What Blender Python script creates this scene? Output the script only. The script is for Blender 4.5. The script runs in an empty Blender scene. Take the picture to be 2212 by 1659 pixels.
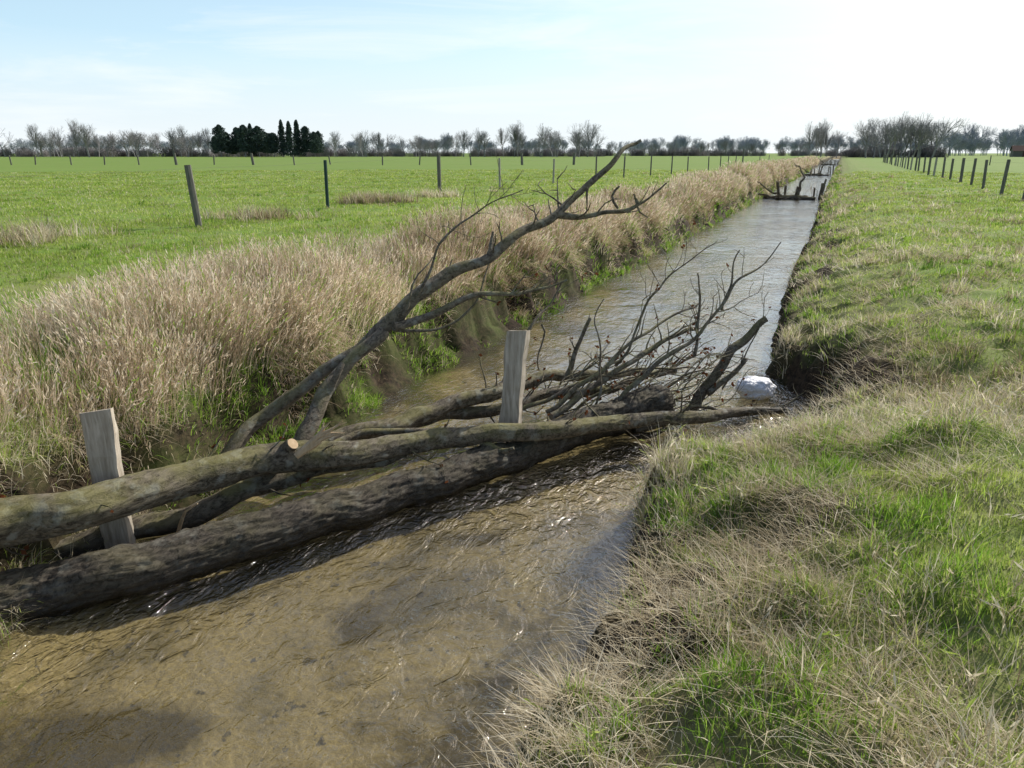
import bpy, math, numpy as np, random
from mathutils import Vector, noise as mnoise
rng=np.random.default_rng(7); random.seed(5)
scene=bpy.context.scene
WZ=-0.95   # water level; pasture is z=0
# ------------------------------------------------------------------ pixel-to-world helper
# image pixels cast as rays from the standing point on the bank (eye 1.55 m above pasture),
# each combined with an assumed distance or height -> a world position
F=1600.;PT=math.atan(499.5/F);YA=math.radians(23.06);EYE=1.55
def ray(px,py):
    u=(px-1106)/F;v=(829.5-py)/F
    return u, math.cos(PT)+v*math.sin(PT), v*math.cos(PT)-math.sin(PT)
def tow(r,f,z): return Vector((r*math.cos(YA)-f*math.sin(YA), r*math.sin(YA)+f*math.cos(YA), z))
def PD(px,py,fw):
    u,f,up=ray(px,py);t=fw/f;return tow(u*t,fw,EYE+up*t)
def PZ(px,py,z):
    u,f,up=ray(px,py);t=(z-EYE)/up;return tow(u*t,f*t,z)
def lin(pts,a,b):
    n=len(pts);return [PD(x,y,a+(b-a)*i/(n-1)) for i,(x,y) in enumerate(pts)]
def bearing(px,dist):
    u,f,up=ray(px,330);return tow(u/f*dist,dist,0)
# ------------------------------------------------------------------ noise
def vnoise(x,y,seed=0):
    x=np.asarray(x,float);y=np.asarray(y,float)
    xi=np.floor(x).astype(np.int64);yi=np.floor(y).astype(np.int64)
    xf=x-xi;yf=y-yi;u=xf*xf*(3-2*xf);w=yf*yf*(3-2*yf)
    def h(a,b):
        n=(a*374761393+b*668265263+seed*974634777)&0xffffffff
        n=((n^(n>>13))*1274126177)&0xffffffff
        return ((n^(n>>16))&0xffff)/65535.
    return (h(xi,yi)*(1-u)+h(xi+1,yi)*u)*(1-w)+(h(xi,yi+1)*(1-u)+h(xi+1,yi+1)*u)*w
def fbm(x,y,seed=0,o=4):
    s=0;a=.5;t=0
    for i in range(o):
        s=s+a*vnoise(np.asarray(x)*2**i,np.asarray(y)*2**i,seed+i*17);t+=a;a*=.5
    return s/t
def sst(a,b,x):
    t=np.clip((x-a)/(b-a),0,1);return t*t*(3-2*t)
# ------------------------------------------------------------------ terrain
def xr(y):
    b=np.interp(y,[-10,2.3,3.7,4.3,4.9,5.2,5.6,6.1,6.7,7.2,7.9,8.5,9.0,10,14.3,19.7,40,300],
                  [-.95,-.93,-.85,-1.02,-1.15,-.86,-.48,-.18,-.08,0,.02,-.2,-.56,-.5,-.7,-.6,-.7,-.7])
    return b+(fbm(np.asarray(y)*1.5,np.zeros_like(y)+3.1,5)-.5)*.26+(fbm(np.asarray(y)*5,np.zeros_like(y)+3.1,6)-.5)*.2
def xl(y):
    b=np.interp(y,[-10,2,3,5.76,10,20,300],[-4.0,-3.95,-4.15,-4.2,-4.15,-4.0,-4.0])
    return b+(fbm(np.asarray(y)*1.1,np.zeros_like(y)+9.3,8)-.5)*.55+(fbm(np.asarray(y)*4,np.zeros_like(y)+9.3,9)-.5)*.2
def height(x,y):
    x=np.asarray(x,float);y=np.asarray(y,float)
    r=xr(y);l=xl(y)
    wob=(fbm(x*2.2,y*2.2,31)-.5)*.5
    dr=x-r;dl=l-x
    inn=np.minimum(-dr,-dl)
    bed=-.99-.15*sst(0,.7,inn)-(fbm(x*1.6,y*1.0,3)-.5)*.10
    d=dr+wob*sst(0,.3,dr)
    zr=np.interp(d,[0,.06,.14,.35,.9,1.7,2.3],[-1.0,-.84,-.58,-.46,-.27,-.07,0])
    steep=np.interp(y,[6.8,7.4,8.3,9.0],[0,1,1,0])
    zr2=np.interp(d,[0,.08,.3,.5,1.0,1.5],[-1.0,-.85,-.38,-.24,-.1,0])
    zr=zr*(1-steep)+zr2*steep
    d2=dl+wob*.9*sst(0,.3,dl)
    zl=np.interp(d2,[0,.10,.26,.34,.5,.9,1.5],[-1.0,-.92,-.84,-.5,-.28,-.12,0])
    face=sst(.03,.15,dl)*(1-sst(.5,.9,dl))
    zl=zl+face*((fbm(x*7,y*7,301,3)-.5)*.30)
    facer=sst(.03,.12,dr)*(1-sst(.5,.9,dr));zr=zr+facer*((fbm(x*7,y*7,302,3)-.5)*.20)
    z=np.where(inn>0,bed,np.where(dr>0,zr,zl))
    out=np.where(dr>0,dr,dl)
    env=sst(.1,.6,out)
    lump=(fbm(x*1.7,y*1.7,77)-.5)*.24+(fbm(x*6,y*6,78,3)-.5)*.12
    far=np.exp(-np.hypot(x,y)/25)
    z=z+env*(lump*(.35+.65*np.exp(-np.maximum(out-1.5,0)))*(.3+.7*far)+ (fbm(x*.15,y*.15,55)-.5)*.12)
    return z
def axis(parts): return np.unique(np.round(np.concatenate(parts),4))
def geo(a,b,s,g):
    o=[a];st=s
    while o[-1]<b: o.append(o[-1]+st);st*=g
    return np.array(o)
X=axis([np.arange(-6.5,2.6,.055),geo(2.6,1800,.1,1.09),-geo(6.5,1800,.1,1.09)])
Y=axis([np.arange(-4,13,.065),geo(13,2600,.08,1.022),-geo(4,300,.2,1.3)])
GX,GY=np.meshgrid(X,Y);GZ=height(GX,GY)
def raw_mesh(name,co,faces,k,smooth=False):
    me=bpy.data.meshes.new(name)
    me.vertices.add(len(co));me.vertices.foreach_set('co',np.ascontiguousarray(co,np.float32).ravel())
    me.loops.add(faces.size);me.loops.foreach_set('vertex_index',faces.ravel().astype(np.int32))
    me.polygons.add(len(faces));me.polygons.foreach_set('loop_start',np.arange(0,faces.size,k,dtype=np.int32))
    if smooth: me.polygons.foreach_set('use_smooth',np.ones(len(faces),bool))
    me.update(calc_edges=True);return me
def grid_mesh(name,GX,GY,GZ):
    ny,nx=GX.shape;i=np.arange(ny*nx).reshape(ny,nx)
    q=np.stack([i[:-1,:-1],i[:-1,1:],i[1:,1:],i[1:,:-1]],-1).reshape(-1,4)
    return raw_mesh(name,np.stack([GX,GY,GZ],-1).reshape(-1,3),q,4,True)
def add(name,me,mats=()):
    o=bpy.data.objects.new(name,me);scene.collection.objects.link(o)
    for m in mats: me.materials.append(m)
    return o
# ------------------------------------------------------------------ material helpers
class NT:
    def __init__(s,name):
        s.m=bpy.data.materials.new(name);s.m.use_nodes=True;s.t=s.m.node_tree;s.t.nodes.clear()
        s.out=s.n('ShaderNodeOutputMaterial')
    def n(s,ty,**k):
        nd=s.t.nodes.new(ty)
        for a,b in k.items(): setattr(nd,a,b)
        return nd
    def l(s,a,b): s.t.links.new(a,b)
    def set(s,sock,v):
        if hasattr(v,'is_linked') or hasattr(v,'links'): s.l(v,sock)
        else: sock.default_value=v
    def coord(s,scale=(1,1,1),kind='Object'):
        c=s.n('ShaderNodeTexCoord');m=s.n('ShaderNodeMapping');m.inputs['Scale'].default_value=scale
        s.l(c.outputs[kind],m.inputs[0]);return m.outputs[0]
    def noise(s,vec,sc,det=4,rough=.55,dist=0):
        n=s.n('ShaderNodeTexNoise');s.l(vec,n.inputs['Vector']);n.inputs['Scale'].default_value=sc
        n.inputs['Detail'].default_value=det;n.inputs['Roughness'].default_value=rough;n.inputs['Distortion'].default_value=dist
        return n.outputs['Fac']
    def ramp(s,f,st):
        r=s.n('ShaderNodeValToRGB');s.l(f,r.inputs[0]);e=r.color_ramp.elements
        while len(e)<len(st): e.new(.5)
        for i,(p,c) in enumerate(st):
            e[i].position=p;e[i].color=(*c,1) if not isinstance(c,(int,float)) else (c,c,c,1)
        return r.outputs[0]
    def mix(s,f,a,b):
        m=s.n('ShaderNodeMix',data_type='RGBA');s.set(m.inputs[0],f)
        for k,v in ((6,a),(7,b)):
            if isinstance(v,tuple): m.inputs[k].default_value=(*v,1)
            else: s.l(v,m.inputs[k])
        return m.outputs[2]
    def math(s,op,a,b=0.,clamp=False):
        m=s.n('ShaderNodeMath',operation=op,use_clamp=clamp);s.set(m.inputs[0],a);s.set(m.inputs[1],b);return m.outputs[0]
    def bump(s,h,st=.5,d=.02,nrm=None):
        b=s.n('ShaderNodeBump');s.l(h,b.inputs['Height']);b.inputs['Strength'].default_value=st;b.inputs['Distance'].default_value=d
        if nrm: s.l(nrm,b.inputs['Normal'])
        return b.outputs[0]
    def bsdf(s,col,rough=.8,nrm=None,spec=.3):
        p=s.n('ShaderNodeBsdfPrincipled');s.set(p.inputs['Base Color'],(*col,1) if isinstance(col,tuple) else col)
        s.set(p.inputs['Roughness'],rough);p.inputs['Specular IOR Level'].default_value=spec
        if nrm: s.l(nrm,p.inputs['Normal'])
        return p.outputs[0]
    def fin(s,sh): s.l(sh,s.out.inputs[0]);return s.m
def blade_mat(name,c0,c1,c2,trans=.45):
    t=NT(name);a=t.n('ShaderNodeAttribute',attribute_name='rnd')
    col=t.ramp(a.outputs['Fac'],[(.1,c0),(.5,c1),(.9,c2)])
    d=t.n('ShaderNodeBsdfDiffuse');t.l(col,d.inputs[0]);tr=t.n('ShaderNodeBsdfTranslucent');t.l(col,tr.inputs[0])
    mx=t.n('ShaderNodeMixShader');mx.inputs[0].default_value=trans;t.l(d.outputs[0],mx.inputs[1]);t.l(tr.outputs[0],mx.inputs[2])
    return t.fin(mx.outputs[0])
GREEN=blade_mat('grass_green',(.19,.26,.045),(.32,.42,.08),(.50,.56,.17),.5)
LUSH=blade_mat('grass_lush',(.09,.19,.025),(.21,.37,.045),(.37,.52,.09),.5)
STRAW=blade_mat('grass_straw',(.24,.19,.11),(.54,.46,.31),(.82,.75,.58),.4)
REED=blade_mat('reed_dry',(.24,.165,.10),(.60,.48,.34),(.88,.78,.62),.4)
REDL=blade_mat('leaf_dead',(.12,.045,.02),(.25,.10,.04),(.35,.18,.08),.4)
def ground_mat():
    t=NT('ground_soil_grass');g=t.n('ShaderNodeNewGeometry');P=g.outputs['Position']
    za=t.n('ShaderNodeAttribute',attribute_name='dry').outputs['Fac']
    so=t.n('ShaderNodeAttribute',attribute_name='soil').outputs['Fac']
    bed=t.n('ShaderNodeAttribute',attribute_name='bed').outputs['Fac']
    big=t.noise(P,.12,4);mid=t.noise(P,1.3,5);fine=t.noise(P,22,4,.7)
    green=t.mix(big,(.13,.225,.032),(.20,.285,.055))
    green=t.mix(t.math('MULTIPLY',fine,.45),green,(.07,.12,.018))
    straw=t.mix(fine,(.14,.11,.055),(.33,.27,.15))
    f=t.math('ADD',za,t.math('MULTIPLY',t.math('SUBTRACT',mid,.5),1.6),True)
    col=t.mix(f,green,straw)
    soil=t.mix(t.ramp(fine,[(.35,0),(.65,1)]),(.010,.007,.004),(.055,.038,.023))
    f2=t.math('ADD',so,t.math('MULTIPLY',t.math('SUBTRACT',mid,.55),t.math('MULTIPLY',so,1.0)),True)
    col=t.mix(f2,col,soil)
    # stream bed: sand with darker silt and weed patches, pebbles and painted caustic light lines
    mp=t.n('ShaderNodeMapping');t.l(P,mp.inputs[0]);mp.inputs['Scale'].default_value=(1,.7,0)
    bn=t.noise(mp.outputs[0],.9,6,.65,.5);bn2=t.noise(mp.outputs[0],9,4,.6);bn3=t.noise(mp.outputs[0],38,4,.7);bn4=t.noise(mp.outputs[0],2.6,5,.65,.3)
    sand=t.mix(bn3,(.14,.11,.052),(.31,.25,.13))
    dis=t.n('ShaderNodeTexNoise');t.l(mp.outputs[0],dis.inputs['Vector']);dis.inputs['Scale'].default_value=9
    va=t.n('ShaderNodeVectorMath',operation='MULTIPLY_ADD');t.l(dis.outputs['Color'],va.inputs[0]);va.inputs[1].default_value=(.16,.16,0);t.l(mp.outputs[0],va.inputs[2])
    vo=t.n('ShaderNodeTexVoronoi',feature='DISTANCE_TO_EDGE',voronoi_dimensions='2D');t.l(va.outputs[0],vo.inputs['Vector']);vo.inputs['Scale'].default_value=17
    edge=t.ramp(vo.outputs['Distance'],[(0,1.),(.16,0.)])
    caustic_net=t.math('MULTIPLY',edge,t.ramp(bn4,[(.35,.42),(.6,.0)]))
    sand=t.mix(caustic_net,sand,(.44,.36,.18))
    sand=t.mix(t.ramp(bn,[(.40,.85),(.52,0)]),sand,(.055,.043,.018))
    sand=t.mix(t.ramp(bn4,[(.54,0),(.64,.5)]),sand,(.085,.075,.045))
    sand=t.mix(t.ramp(bn2,[(.62,0),(.65,.7)]),sand,(.055,.05,.04))
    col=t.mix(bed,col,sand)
    return t.fin(t.bsdf(col,.9,t.bump(fine,.7,.014),.15))
me=grid_mesh('ground',GX,GY,GZ)
DR=GX-xr(GY);DL=xl(GY)-GX
def dryness(x,y):
    r=xr(y);l=xl(y);dr=x-r;dl=l-x
    n=fbm(x*.8,y*.5,91)
    dry=np.where(dl>0,np.interp(dl,[0,.4,.6,1.9,2.3,4.5,6,9,12],[.1,.3,.85,.85,.3,.3,.12,.1,.04]),0)
    near=np.exp(-np.hypot(x,y)/9)
    dry=np.where(dr>0,np.interp(dr,[0,.3,1.2,1.8,2.4,3.4,4.4,7],[.38,.48,.38,.22,.20,.18,.05,.03])+.22*near,dry)
    return np.clip(dry+(n-.5)*1.3*(dry+.12),0,1)
def bare(x,y):
    b=np.exp(-(((x+.6)/.36)**2+((y-2.85)/.6)**2))+.8*np.exp(-(((x-.1)/.3)**2+((y-3.9)/.3)**2))
    dr=x-xr(y)
    return b+np.where((dr>0)&(dr<1.1),np.clip((fbm(x*1.9,y*1.9,210)-.52)*9,0,1)*np.interp(dr,[0,.6,1.1],[1,.8,0]),0)+np.where(dr>0,.55*np.interp(dr,[0,.12,.32],[1,1,0]),0)
dry=dryness(GX,GY)
gy,gx=np.gradient(GZ,Y,X);sl=np.hypot(gx,gy)
soil=np.clip((sl-.5)/.7,0,1)*((DR>-.1)|(DL>-.1))
soil=np.maximum(soil,((GZ<-.70)&(GZ>-1.2))*1.)
soil=np.maximum(soil,np.where(DL>0,np.interp(GZ,[-.95,-.35,-.15],[1.,.95,0]),np.where(DR>0,np.interp(GZ,[-.95,-.5,-.25],[1.,.6,0]),0)))
soil=np.maximum(soil,np.clip(bare(GX,GY)*1.3,0,1))
bed=sst(0.0,.15,np.minimum(-DR,-DL))
for nm,a in (('dry',dry),('soil',soil),('bed',bed)):
    at=me.attributes.new(nm,'FLOAT','POINT');at.data.foreach_set('value',a.ravel().astype(np.float32))
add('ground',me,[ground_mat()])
# ------------------------------------------------------------------ water
def water_mat():
    t=NT('stream_water');g=t.n('ShaderNodeNewGeometry')
    mp=t.n('ShaderNodeMapping');t.l(g.outputs['Position'],mp.inputs[0]);mp.inputs['Scale'].default_value=(1.,.65,1)
    n1=t.noise(mp.outputs[0],2.2,3,.5,.5);n2=t.noise(mp.outputs[0],8,3,.55,1.2);n3=t.noise(mp.outputs[0],26,2,.5,.6)
    sy=t.n('ShaderNodeSeparateXYZ');t.l(g.outputs['Position'],sy.inputs[0])
    # livelier water just below and around the log jam
    band=t.math('SUBTRACT',1.,t.math('MULTIPLY',t.math('ABSOLUTE',t.math('SUBTRACT',t.math('SUBTRACT',sy.outputs[1],t.math('MULTIPLY',sy.outputs[0],1.5)),8.3)),.5),True)
    calm=t.math('ADD',t.ramp(t.noise(mp.outputs[0],.7,3,.5),[(.38,.35),(.6,1.)]),t.math('MULTIPLY',band,1.3))
    h=t.math('ADD',t.math('MULTIPLY',n1,.5),t.math('MULTIPLY',calm,t.math('ADD',t.math('MULTIPLY',n2,.45),t.math('MULTIPLY',n3,.12))))
    nr=t.bump(h,.8,.11)
    # Schlick reflectance, symmetric for both sides of the surface so sunlight reaches the bed
    dt=t.n('ShaderNodeVectorMath',operation='DOT_PRODUCT');t.l(nr,dt.inputs[0]);t.l(g.outputs['Incoming'],dt.inputs[1])
    c=t.math('SUBTRACT',1.,t.math('ABSOLUTE',dt.outputs['Value']),True)
    fr=t.math('ADD',t.math('MULTIPLY',t.math('POWER',c,2.9),.94),.045,True)
    gl=t.n('ShaderNodeBsdfGlossy');gl.inputs['Roughness'].default_value=.03;t.l(nr,gl.inputs['Normal'])
    tr=t.n('ShaderNodeBsdfTransparent');tr.inputs[0].default_value=(.93,.92,.84,1)
    mx=t.n('ShaderNodeMixShader');t.l(fr,mx.inputs[0]);t.l(tr.outputs[0],mx.inputs[1]);t.l(gl.outputs[0],mx.inputs[2])
    return t.fin(mx.outputs[0])
wX,wY=np.meshgrid(np.array([-5.2,-2,.9]),np.array([-20,0,10,30,100,330.]))
add('stream_water',grid_mesh('stream_water',wX,wY,np.full_like(wX,WZ)),[water_mat()])
# ------------------------------------------------------------------ mesh builder
class MB:
    def __init__(s): s.v=[];s.f=[];s.m=[]
    def faces(s,vs,fs,mi):
        o=len(s.v);s.v+= [tuple(v) for v in vs];s.f+=[tuple(i+o for i in f) for f in fs];s.m+=[mi]*len(fs)
    def build(s,name,mats,smooth=True,link=True,coll=None):
        me=bpy.data.meshes.new(name);me.from_pydata(s.v,[],s.f)
        for m in mats: me.materials.append(m)
        me.polygons.foreach_set('material_index',np.array(s.m,dtype=np.int32))
        me.polygons.foreach_set('use_smooth',np.full(len(s.f),smooth))
        me.update();o=bpy.data.objects.new(name,me)
        if coll: coll.objects.link(o)
        elif link: scene.collection.objects.link(o)
        return o
def smooth_path(pts,rad,step):
    pts=[Vector(p) for p in pts];n=len(pts);P=[];Rr=[]
    for i in range(n-1):
        p0=pts[i-1] if i else pts[0]*2-pts[1];p1=pts[i];p2=pts[i+1];p3=pts[i+2] if i+2<n else pts[-1]*2-pts[-2]
        k=max(1,int((p2-p1).length/step))
        for j in range(k):
            t=j/k
            P.append(.5*((2*p1)+(p2-p0)*t+(2*p0-5*p1+4*p2-p3)*t*t+(3*p1-p0-3*p2+p3)*t**3))
            Rr.append(rad[i]+(rad[i+1]-rad[i])*t)
    P.append(pts[-1]);Rr.append(rad[-1]);return P,Rr
def radlist(a,b,n): return [a+(b-a)*i/(n-1) for i in range(n)]
def tube(mb,pts,rad,mi=0,sides=10,step=.08,jit=0.,rough=0.,ridge=0.,cap=1,seed=0.,rf=10):
    P,Rr=smooth_path(pts,rad,step)
    if jit:
        for i in range(1,len(P)-1):
            q=P[i]*3.1
            P[i]=P[i]+Vector((mnoise.noise(q+Vector((seed,0,0))),mnoise.noise(q+Vector((0,seed+5,0))),mnoise.noise(q+Vector((0,0,seed+9)))))*jit
    vs=[];fs=[];up=Vector((.1,.2,1)).normalized();s=0
    for i,p in enumerate(P):
        tn=(P[min(i+1,len(P)-1)]-P[max(i-1,0)])
        if tn.length<1e-6: tn=Vector((0,0,1))
        tn.normalize();a=tn.cross(up)
        if a.length<1e-3:a=tn.cross(Vector((1,0,0)))
        a.normalize();b=a.cross(tn);b.normalize();up=b
        if i:s+=(p-P[i-1]).length
        for k in range(sides):
            th=2*math.pi*k/sides;r=Rr[i];c,sn=math.cos(th),math.sin(th)
            if rough: r*=1+rough*1.6*mnoise.noise(Vector((c*1.5,sn*1.5,s*3+seed)))+rough*.7*mnoise.noise(Vector((c*3.5,sn*3.5,s*9+seed)))
            if ridge:
                w=mnoise.noise(Vector((c*2,sn*2,s*2.2+seed)))*1.6+mnoise.noise(Vector((c*4,sn*4,s*7+seed)))*.9
                rr=abs(math.sin(th*rf+w*4)); br=mnoise.noise(Vector((c*7,sn*7,s*10+seed)));b2=mnoise.noise(Vector((c*14,sn*14,s*30+seed)))
                r*=1+ridge*(rr**.6-.6)+ridge*1.2*br+ridge*.7*b2
            vs.append(p+a*(c*r)+b*(sn*r))
    for i in range(len(P)-1):
        for k in range(sides):
            k2=(k+1)%sides;fs.append((i*sides+k,i*sides+k2,(i+1)*sides+k2,(i+1)*sides+k))
    mb.faces(vs,fs,mi)
    if cap:
        n=len(P)
        e0=[vs[k] for k in range(sides)];c0=sum((Vector(v) for v in e0),Vector())/sides
        e1=[vs[(n-1)*sides+k] for k in range(sides)];c1=sum((Vector(v) for v in e1),Vector())/sides
        mb.faces(e0+[c0],[((k+1)%sides,k,sides) for k in range(sides)],mi)
        mb.faces(e1+[c1],[(k,(k+1)%sides,sides) for k in range(sides)],mi)
    return P,Rr
def rvec():
    while 1:
        v=Vector((random.uniform(-1,1),random.uniform(-1,1),random.uniform(-1,1)))
        if .05<v.length<1: return v.normalized()
def twig(mb,p,d,L,r,lev,mi=0,leaf=None):
    n=max(3,int(L/.09));pts=[p.copy()];q=p.copy();dd=d.normalized()
    for i in range(n):
        dd=(dd+rvec()*.28+Vector((0,0,.04))).normalized();q=q+dd*(L/n);pts.append(q.copy())
        if lev>0 and i>0 and random.random()<.5:
            twig(mb,q,(dd+rvec()*.9).normalized(),L*random.uniform(.35,.6),r*.6,lev-1,mi,leaf)
    tube(mb,pts,radlist(r,max(r*.35,.0022),len(pts)),mi,5 if r>.008 else 4,step=.2,cap=0)
    if leaf is not None and random.random()<leaf:
        for k in range(random.randint(1,3)):
            c=pts[-1]+rvec()*.015;a=rvec()*.022;b=a.cross(rvec()).normalized()*.013
            mb.faces([c-a,c+b,c+a,c-b+rvec()*.006],[(0,1,2,3)],2)
def sprout(mb,P,Rr,n,L,leaf=None,lev=1,t0=.2,t1=1.,rr=.45,upb=.3):
    for _ in range(n):
        i=int((t0+(t1-t0)*random.random())*(len(P)-2));tn=(P[i+1]-P[i]).normalized()
        d=(tn*.7+rvec()*.9+Vector((0,0,upb))).normalized()
        twig(mb,P[i],d,L*random.uniform(.4,1.2),min(Rr[i]*rr,.011),lev,0,leaf)
def bark_mat(name,dark,light,moss,mossamt,sc=1.,lich=.6):
    t=NT(name);g=t.n('ShaderNodeNewGeometry');P=g.outputs['Position']
    mp=t.n('ShaderNodeMapping');t.l(P,mp.inputs[0]);mp.inputs['Rotation'].default_value=(0,0,math.radians(-30));mp.inputs['Scale'].default_value=(2.2,.7,2.2)
    Q=mp.outputs[0]
    a=t.noise(Q,14*sc,6,.7,.8);b=t.noise(P,70*sc,4,.7);c=t.noise(P,3.2,4,.6);e=t.noise(P,9,3)
    col=t.mix(t.ramp(a,[(.38,0),(.60,1)]),dark,light)
    col=t.mix(t.ramp(e,[(.56,0),(.66,lich)]),col,(.27,.27,.23))
    sx=t.n('ShaderNodeSeparateXYZ');t.l(g.outputs['Normal'],sx.inputs[0])
    up=t.math('MULTIPLY',t.math('ADD',sx.outputs[2],.25,True),t.ramp(c,[(.42,0.),(.60,1)]))
    mo=t.mix(b,tuple(m*.6 for m in moss),tuple(m*1.4 for m in moss))
    col=t.mix(t.math('MULTIPLY',up,mossamt,True),col,mo)
    # wet, darker wood close to the water line
    sp=t.n('ShaderNodeSeparateXYZ');t.l(P,sp.inputs[0])
    wet=t.n('ShaderNodeMapRange');t.l(sp.outputs[2],wet.inputs[0]);wet.inputs[1].default_value=WZ+.04;wet.inputs[2].default_value=WZ+.15;wet.inputs[3].default_value=.75;wet.inputs[4].default_value=0.
    col=t.mix(wet.outputs[0],col,(.015,.012,.009))
    rg=t.math('SUBTRACT',.85,t.math('MULTIPLY',wet.outputs[0],.5))
    h=t.math('ADD',a,t.math('MULTIPLY',b,.15))
    return t.fin(t.bsdf(col,rg,t.bump(h,.9,.016),.3))
BARK=bark_mat('bark_mossy',(.035,.027,.018),(.17,.145,.105),(.17,.16,.05),.6)
BARKR=bark_mat('bark_rough',(.018,.014,.010),(.095,.08,.06),(.11,.10,.045),.3,1.,.25)
BARKD=bark_mat('bark_branch',(.055,.044,.032),(.20,.17,.125),(.18,.175,.06),.55)
def wood_mat(name,a,b,stretch=(12,12,1.2)):
    t=NT(name);v=t.coord(stretch);n=t.noise(v,3,6,.65,.4)
    col=t.mix(t.ramp(n,[(.3,0),(.7,1)]),a,b)
    return t.fin(t.bsdf(col,.8,t.bump(n,.6,.004),.25))
FRESH=wood_mat('fresh_cut_wood',(.36,.25,.14),(.55,.42,.27))
STAKE=wood_mat('weathered_stake_wood',(.24,.20,.15),(.56,.50,.41))
POST=wood_mat('fence_post_wood',(.07,.07,.06),(.20,.19,.16))
PALE=wood_mat('fence_post_pale',(.25,.23,.19),(.42,.39,.33))
POSTG=wood_mat('fence_post_green',(.02,.045,.04),(.04,.075,.065))
t=NT('wire_galvanised');WIRE=t.fin(t.bsdf((.16,.16,.15),.9,None,.0))
WM=[BARK,FRESH,REDL,BARKR]
L1=[PZ(*p) for p in [(-330,1420,-.80),(0,1300,-.87),(250,1245,-.87),(500,1172,-.87),(750,1098,-.87),(950,1035,-.87),(1100,985,-.86),(1250,930,-.83),(1425,868,-.78)]]
mb=MB();tube(mb,L1,[.185,.16,.15,.145,.14,.135,.135,.145,.16],0,100,.02,.04,.07,.085,1,3.,11)
mb.build('fallen_log',[BARKR])
LA=[PZ(*p) for p in [(-260,1190,-.38),(0,1128,-.45),(150,1105,-.47),(300,1062,-.5),(450,1022,-.53),(600,990,-.55),(750,982,-.57),(900,955,-.6),(1050,937,-.63),(1200,930,-.68),(1350,908,-.75),(1500,903,-.82),(1600,890,-.87),(1690,885,-.92)]]
mb=MB();PA,RA=tube(mb,LA,[.14,.135,.128,.118,.112,.112,.095,.083,.076,.072,.068,.058,.045,.03],0,56,.026,.03,.08,.04,1,1.,7)
st=lin([(575,1015),(605,985),(632,959)],5.02,4.90)
tube(mb,st,[.075,.058,.046],0,18,.03,0,.1)
e=(st[2]-st[1]).normalized();tube(mb,[st[2]-e*.004,st[2]+e*.006],[.041,.041],1,18,.1)
for k in range(9):
    tube(mb,lin([(640,985),(690+random.uniform(-5,5),948+random.uniform(-8,8)),(700+random.uniform(0,50),938-random.uniform(0,30))],4.78,4.85),[.024,.015,.002],1,5,.05,.01)
sprout(mb,PA,RA,10,.3,.6,1,.05,.5);sprout(mb,PA,RA,16,.35,.5,1,.6,1.)
tube(mb,lin([(1040,955),(1080,975),(1110,968)],5.6,5.5),[.04,.03,.012],0,8,.04,.02)
mb.build('fallen_tree_trunk',WM)
LB1=[PZ(*p) for p in [(-120,1215,-.85),(180,1172,-.89),(300,1148,-.88),(450,1092,-.83),(600,1037,-.76),(720,1005,-.70),(880,975,-.66)]]
mb=MB();P1,R1=tube(mb,LB1,[.09,.08,.075,.075,.072,.065,.05],0,36,.03,.05,.12,.04,1,5.,7)
tube(mb,lin([(385,1150),(400,1105),(427,1088)],4.5,4.4),[.014,.01,.004],1,5)
sprout(mb,P1,R1,6,.25,.6);mb.build('fallen_tree_trunk',WM)
LB2=[PZ(*p) for p in [(640,990,-.8),(720,957,-.78),(860,914,-.75),(960,878,-.72),(1050,856,-.7),(1150,824,-.7),(1250,810,-.7),(1350,806,-.75),(1460,798,-.8)]]
mb=MB();P2,R2=tube(mb,LB2,[.075,.078,.078,.072,.07,.062,.055,.045,.035],0,32,.03,.05,.13,.04,1,8.,7)
LB3=[PZ(*p) for p in [(840,930,-.85),(1000,890,-.82),(1100,878,-.8),(1180,850,-.78),(1300,845,-.74),(1400,800,-.65)]]
P3,R3=tube(mb,LB3,[.06,.06,.055,.055,.045,.03],0,16,.05,.05,.15,.03,1,9.,5)
LB4=[PZ(*p) for p in [(690,975,-.72),(760,945,-.72),(850,935,-.72),(960,930,-.75),(1080,915,-.75)]]
tube(mb,LB4,[.035,.035,.03,.025,.02],0,10,.05,.03,.15)
sprout(mb,P2,R2,24,.4,.5,1,.4,1.);sprout(mb,P3,R3,20,.4,.5,1,.3,1.)
mb.build('fallen_branch',WM)
mb=MB();WM2=[BARKD,FRESH,REDL,BARKR]
C=lin([(490,1000),(520,945),(560,905),(640,848),(720,790),(790,745),(850,690),(900,640),(960,603),(1040,560),(1090,525),(1150,490),(1200,460),(1240,425),(1290,380),(1335,335),(1385,303)],5.3,7.5)
PC,RC=tube(mb,C,[.07,.06,.055,.052,.052,.064,.068,.060,.054,.046,.042,.038,.035,.029,.025,.021,.015],0,20,.035,.05,.14,.035,1,2.,5)
def br(pts,a,b,r0,r1,s=8,j=.04):
    q=lin(pts,a,b);return tube(mb,q,radlist(r0,r1,len(q)),0,s,.05,j,.15,0,1,random.random()*50)
br([(648,960),(680,890),(715,830),(760,780),(830,715)],5.3,6.0,.064,.05,14)
br([(715,840),(735,800),(740,785)],5.6,5.65,.03,.02)
a=br([(1200,462),(1250,466),(1300,460),(1350,455),(1380,440),(1400,430),(1440,395)],6.95,7.2,.03,.007)
sprout(mb,*a,6,.3,None,0)
a=br([(850,705),(900,690),(960,668),(1030,637),(1100,632),(1160,622),(1225,604)],6.05,6.6,.042,.009);sprout(mb,*a,9,.25,.3,1,.4)
br([(850,712),(885,715),(940,712),(990,690),(1030,650),(1050,600),(1058,560)],6.05,6.5,.016,.005,6)
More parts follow.
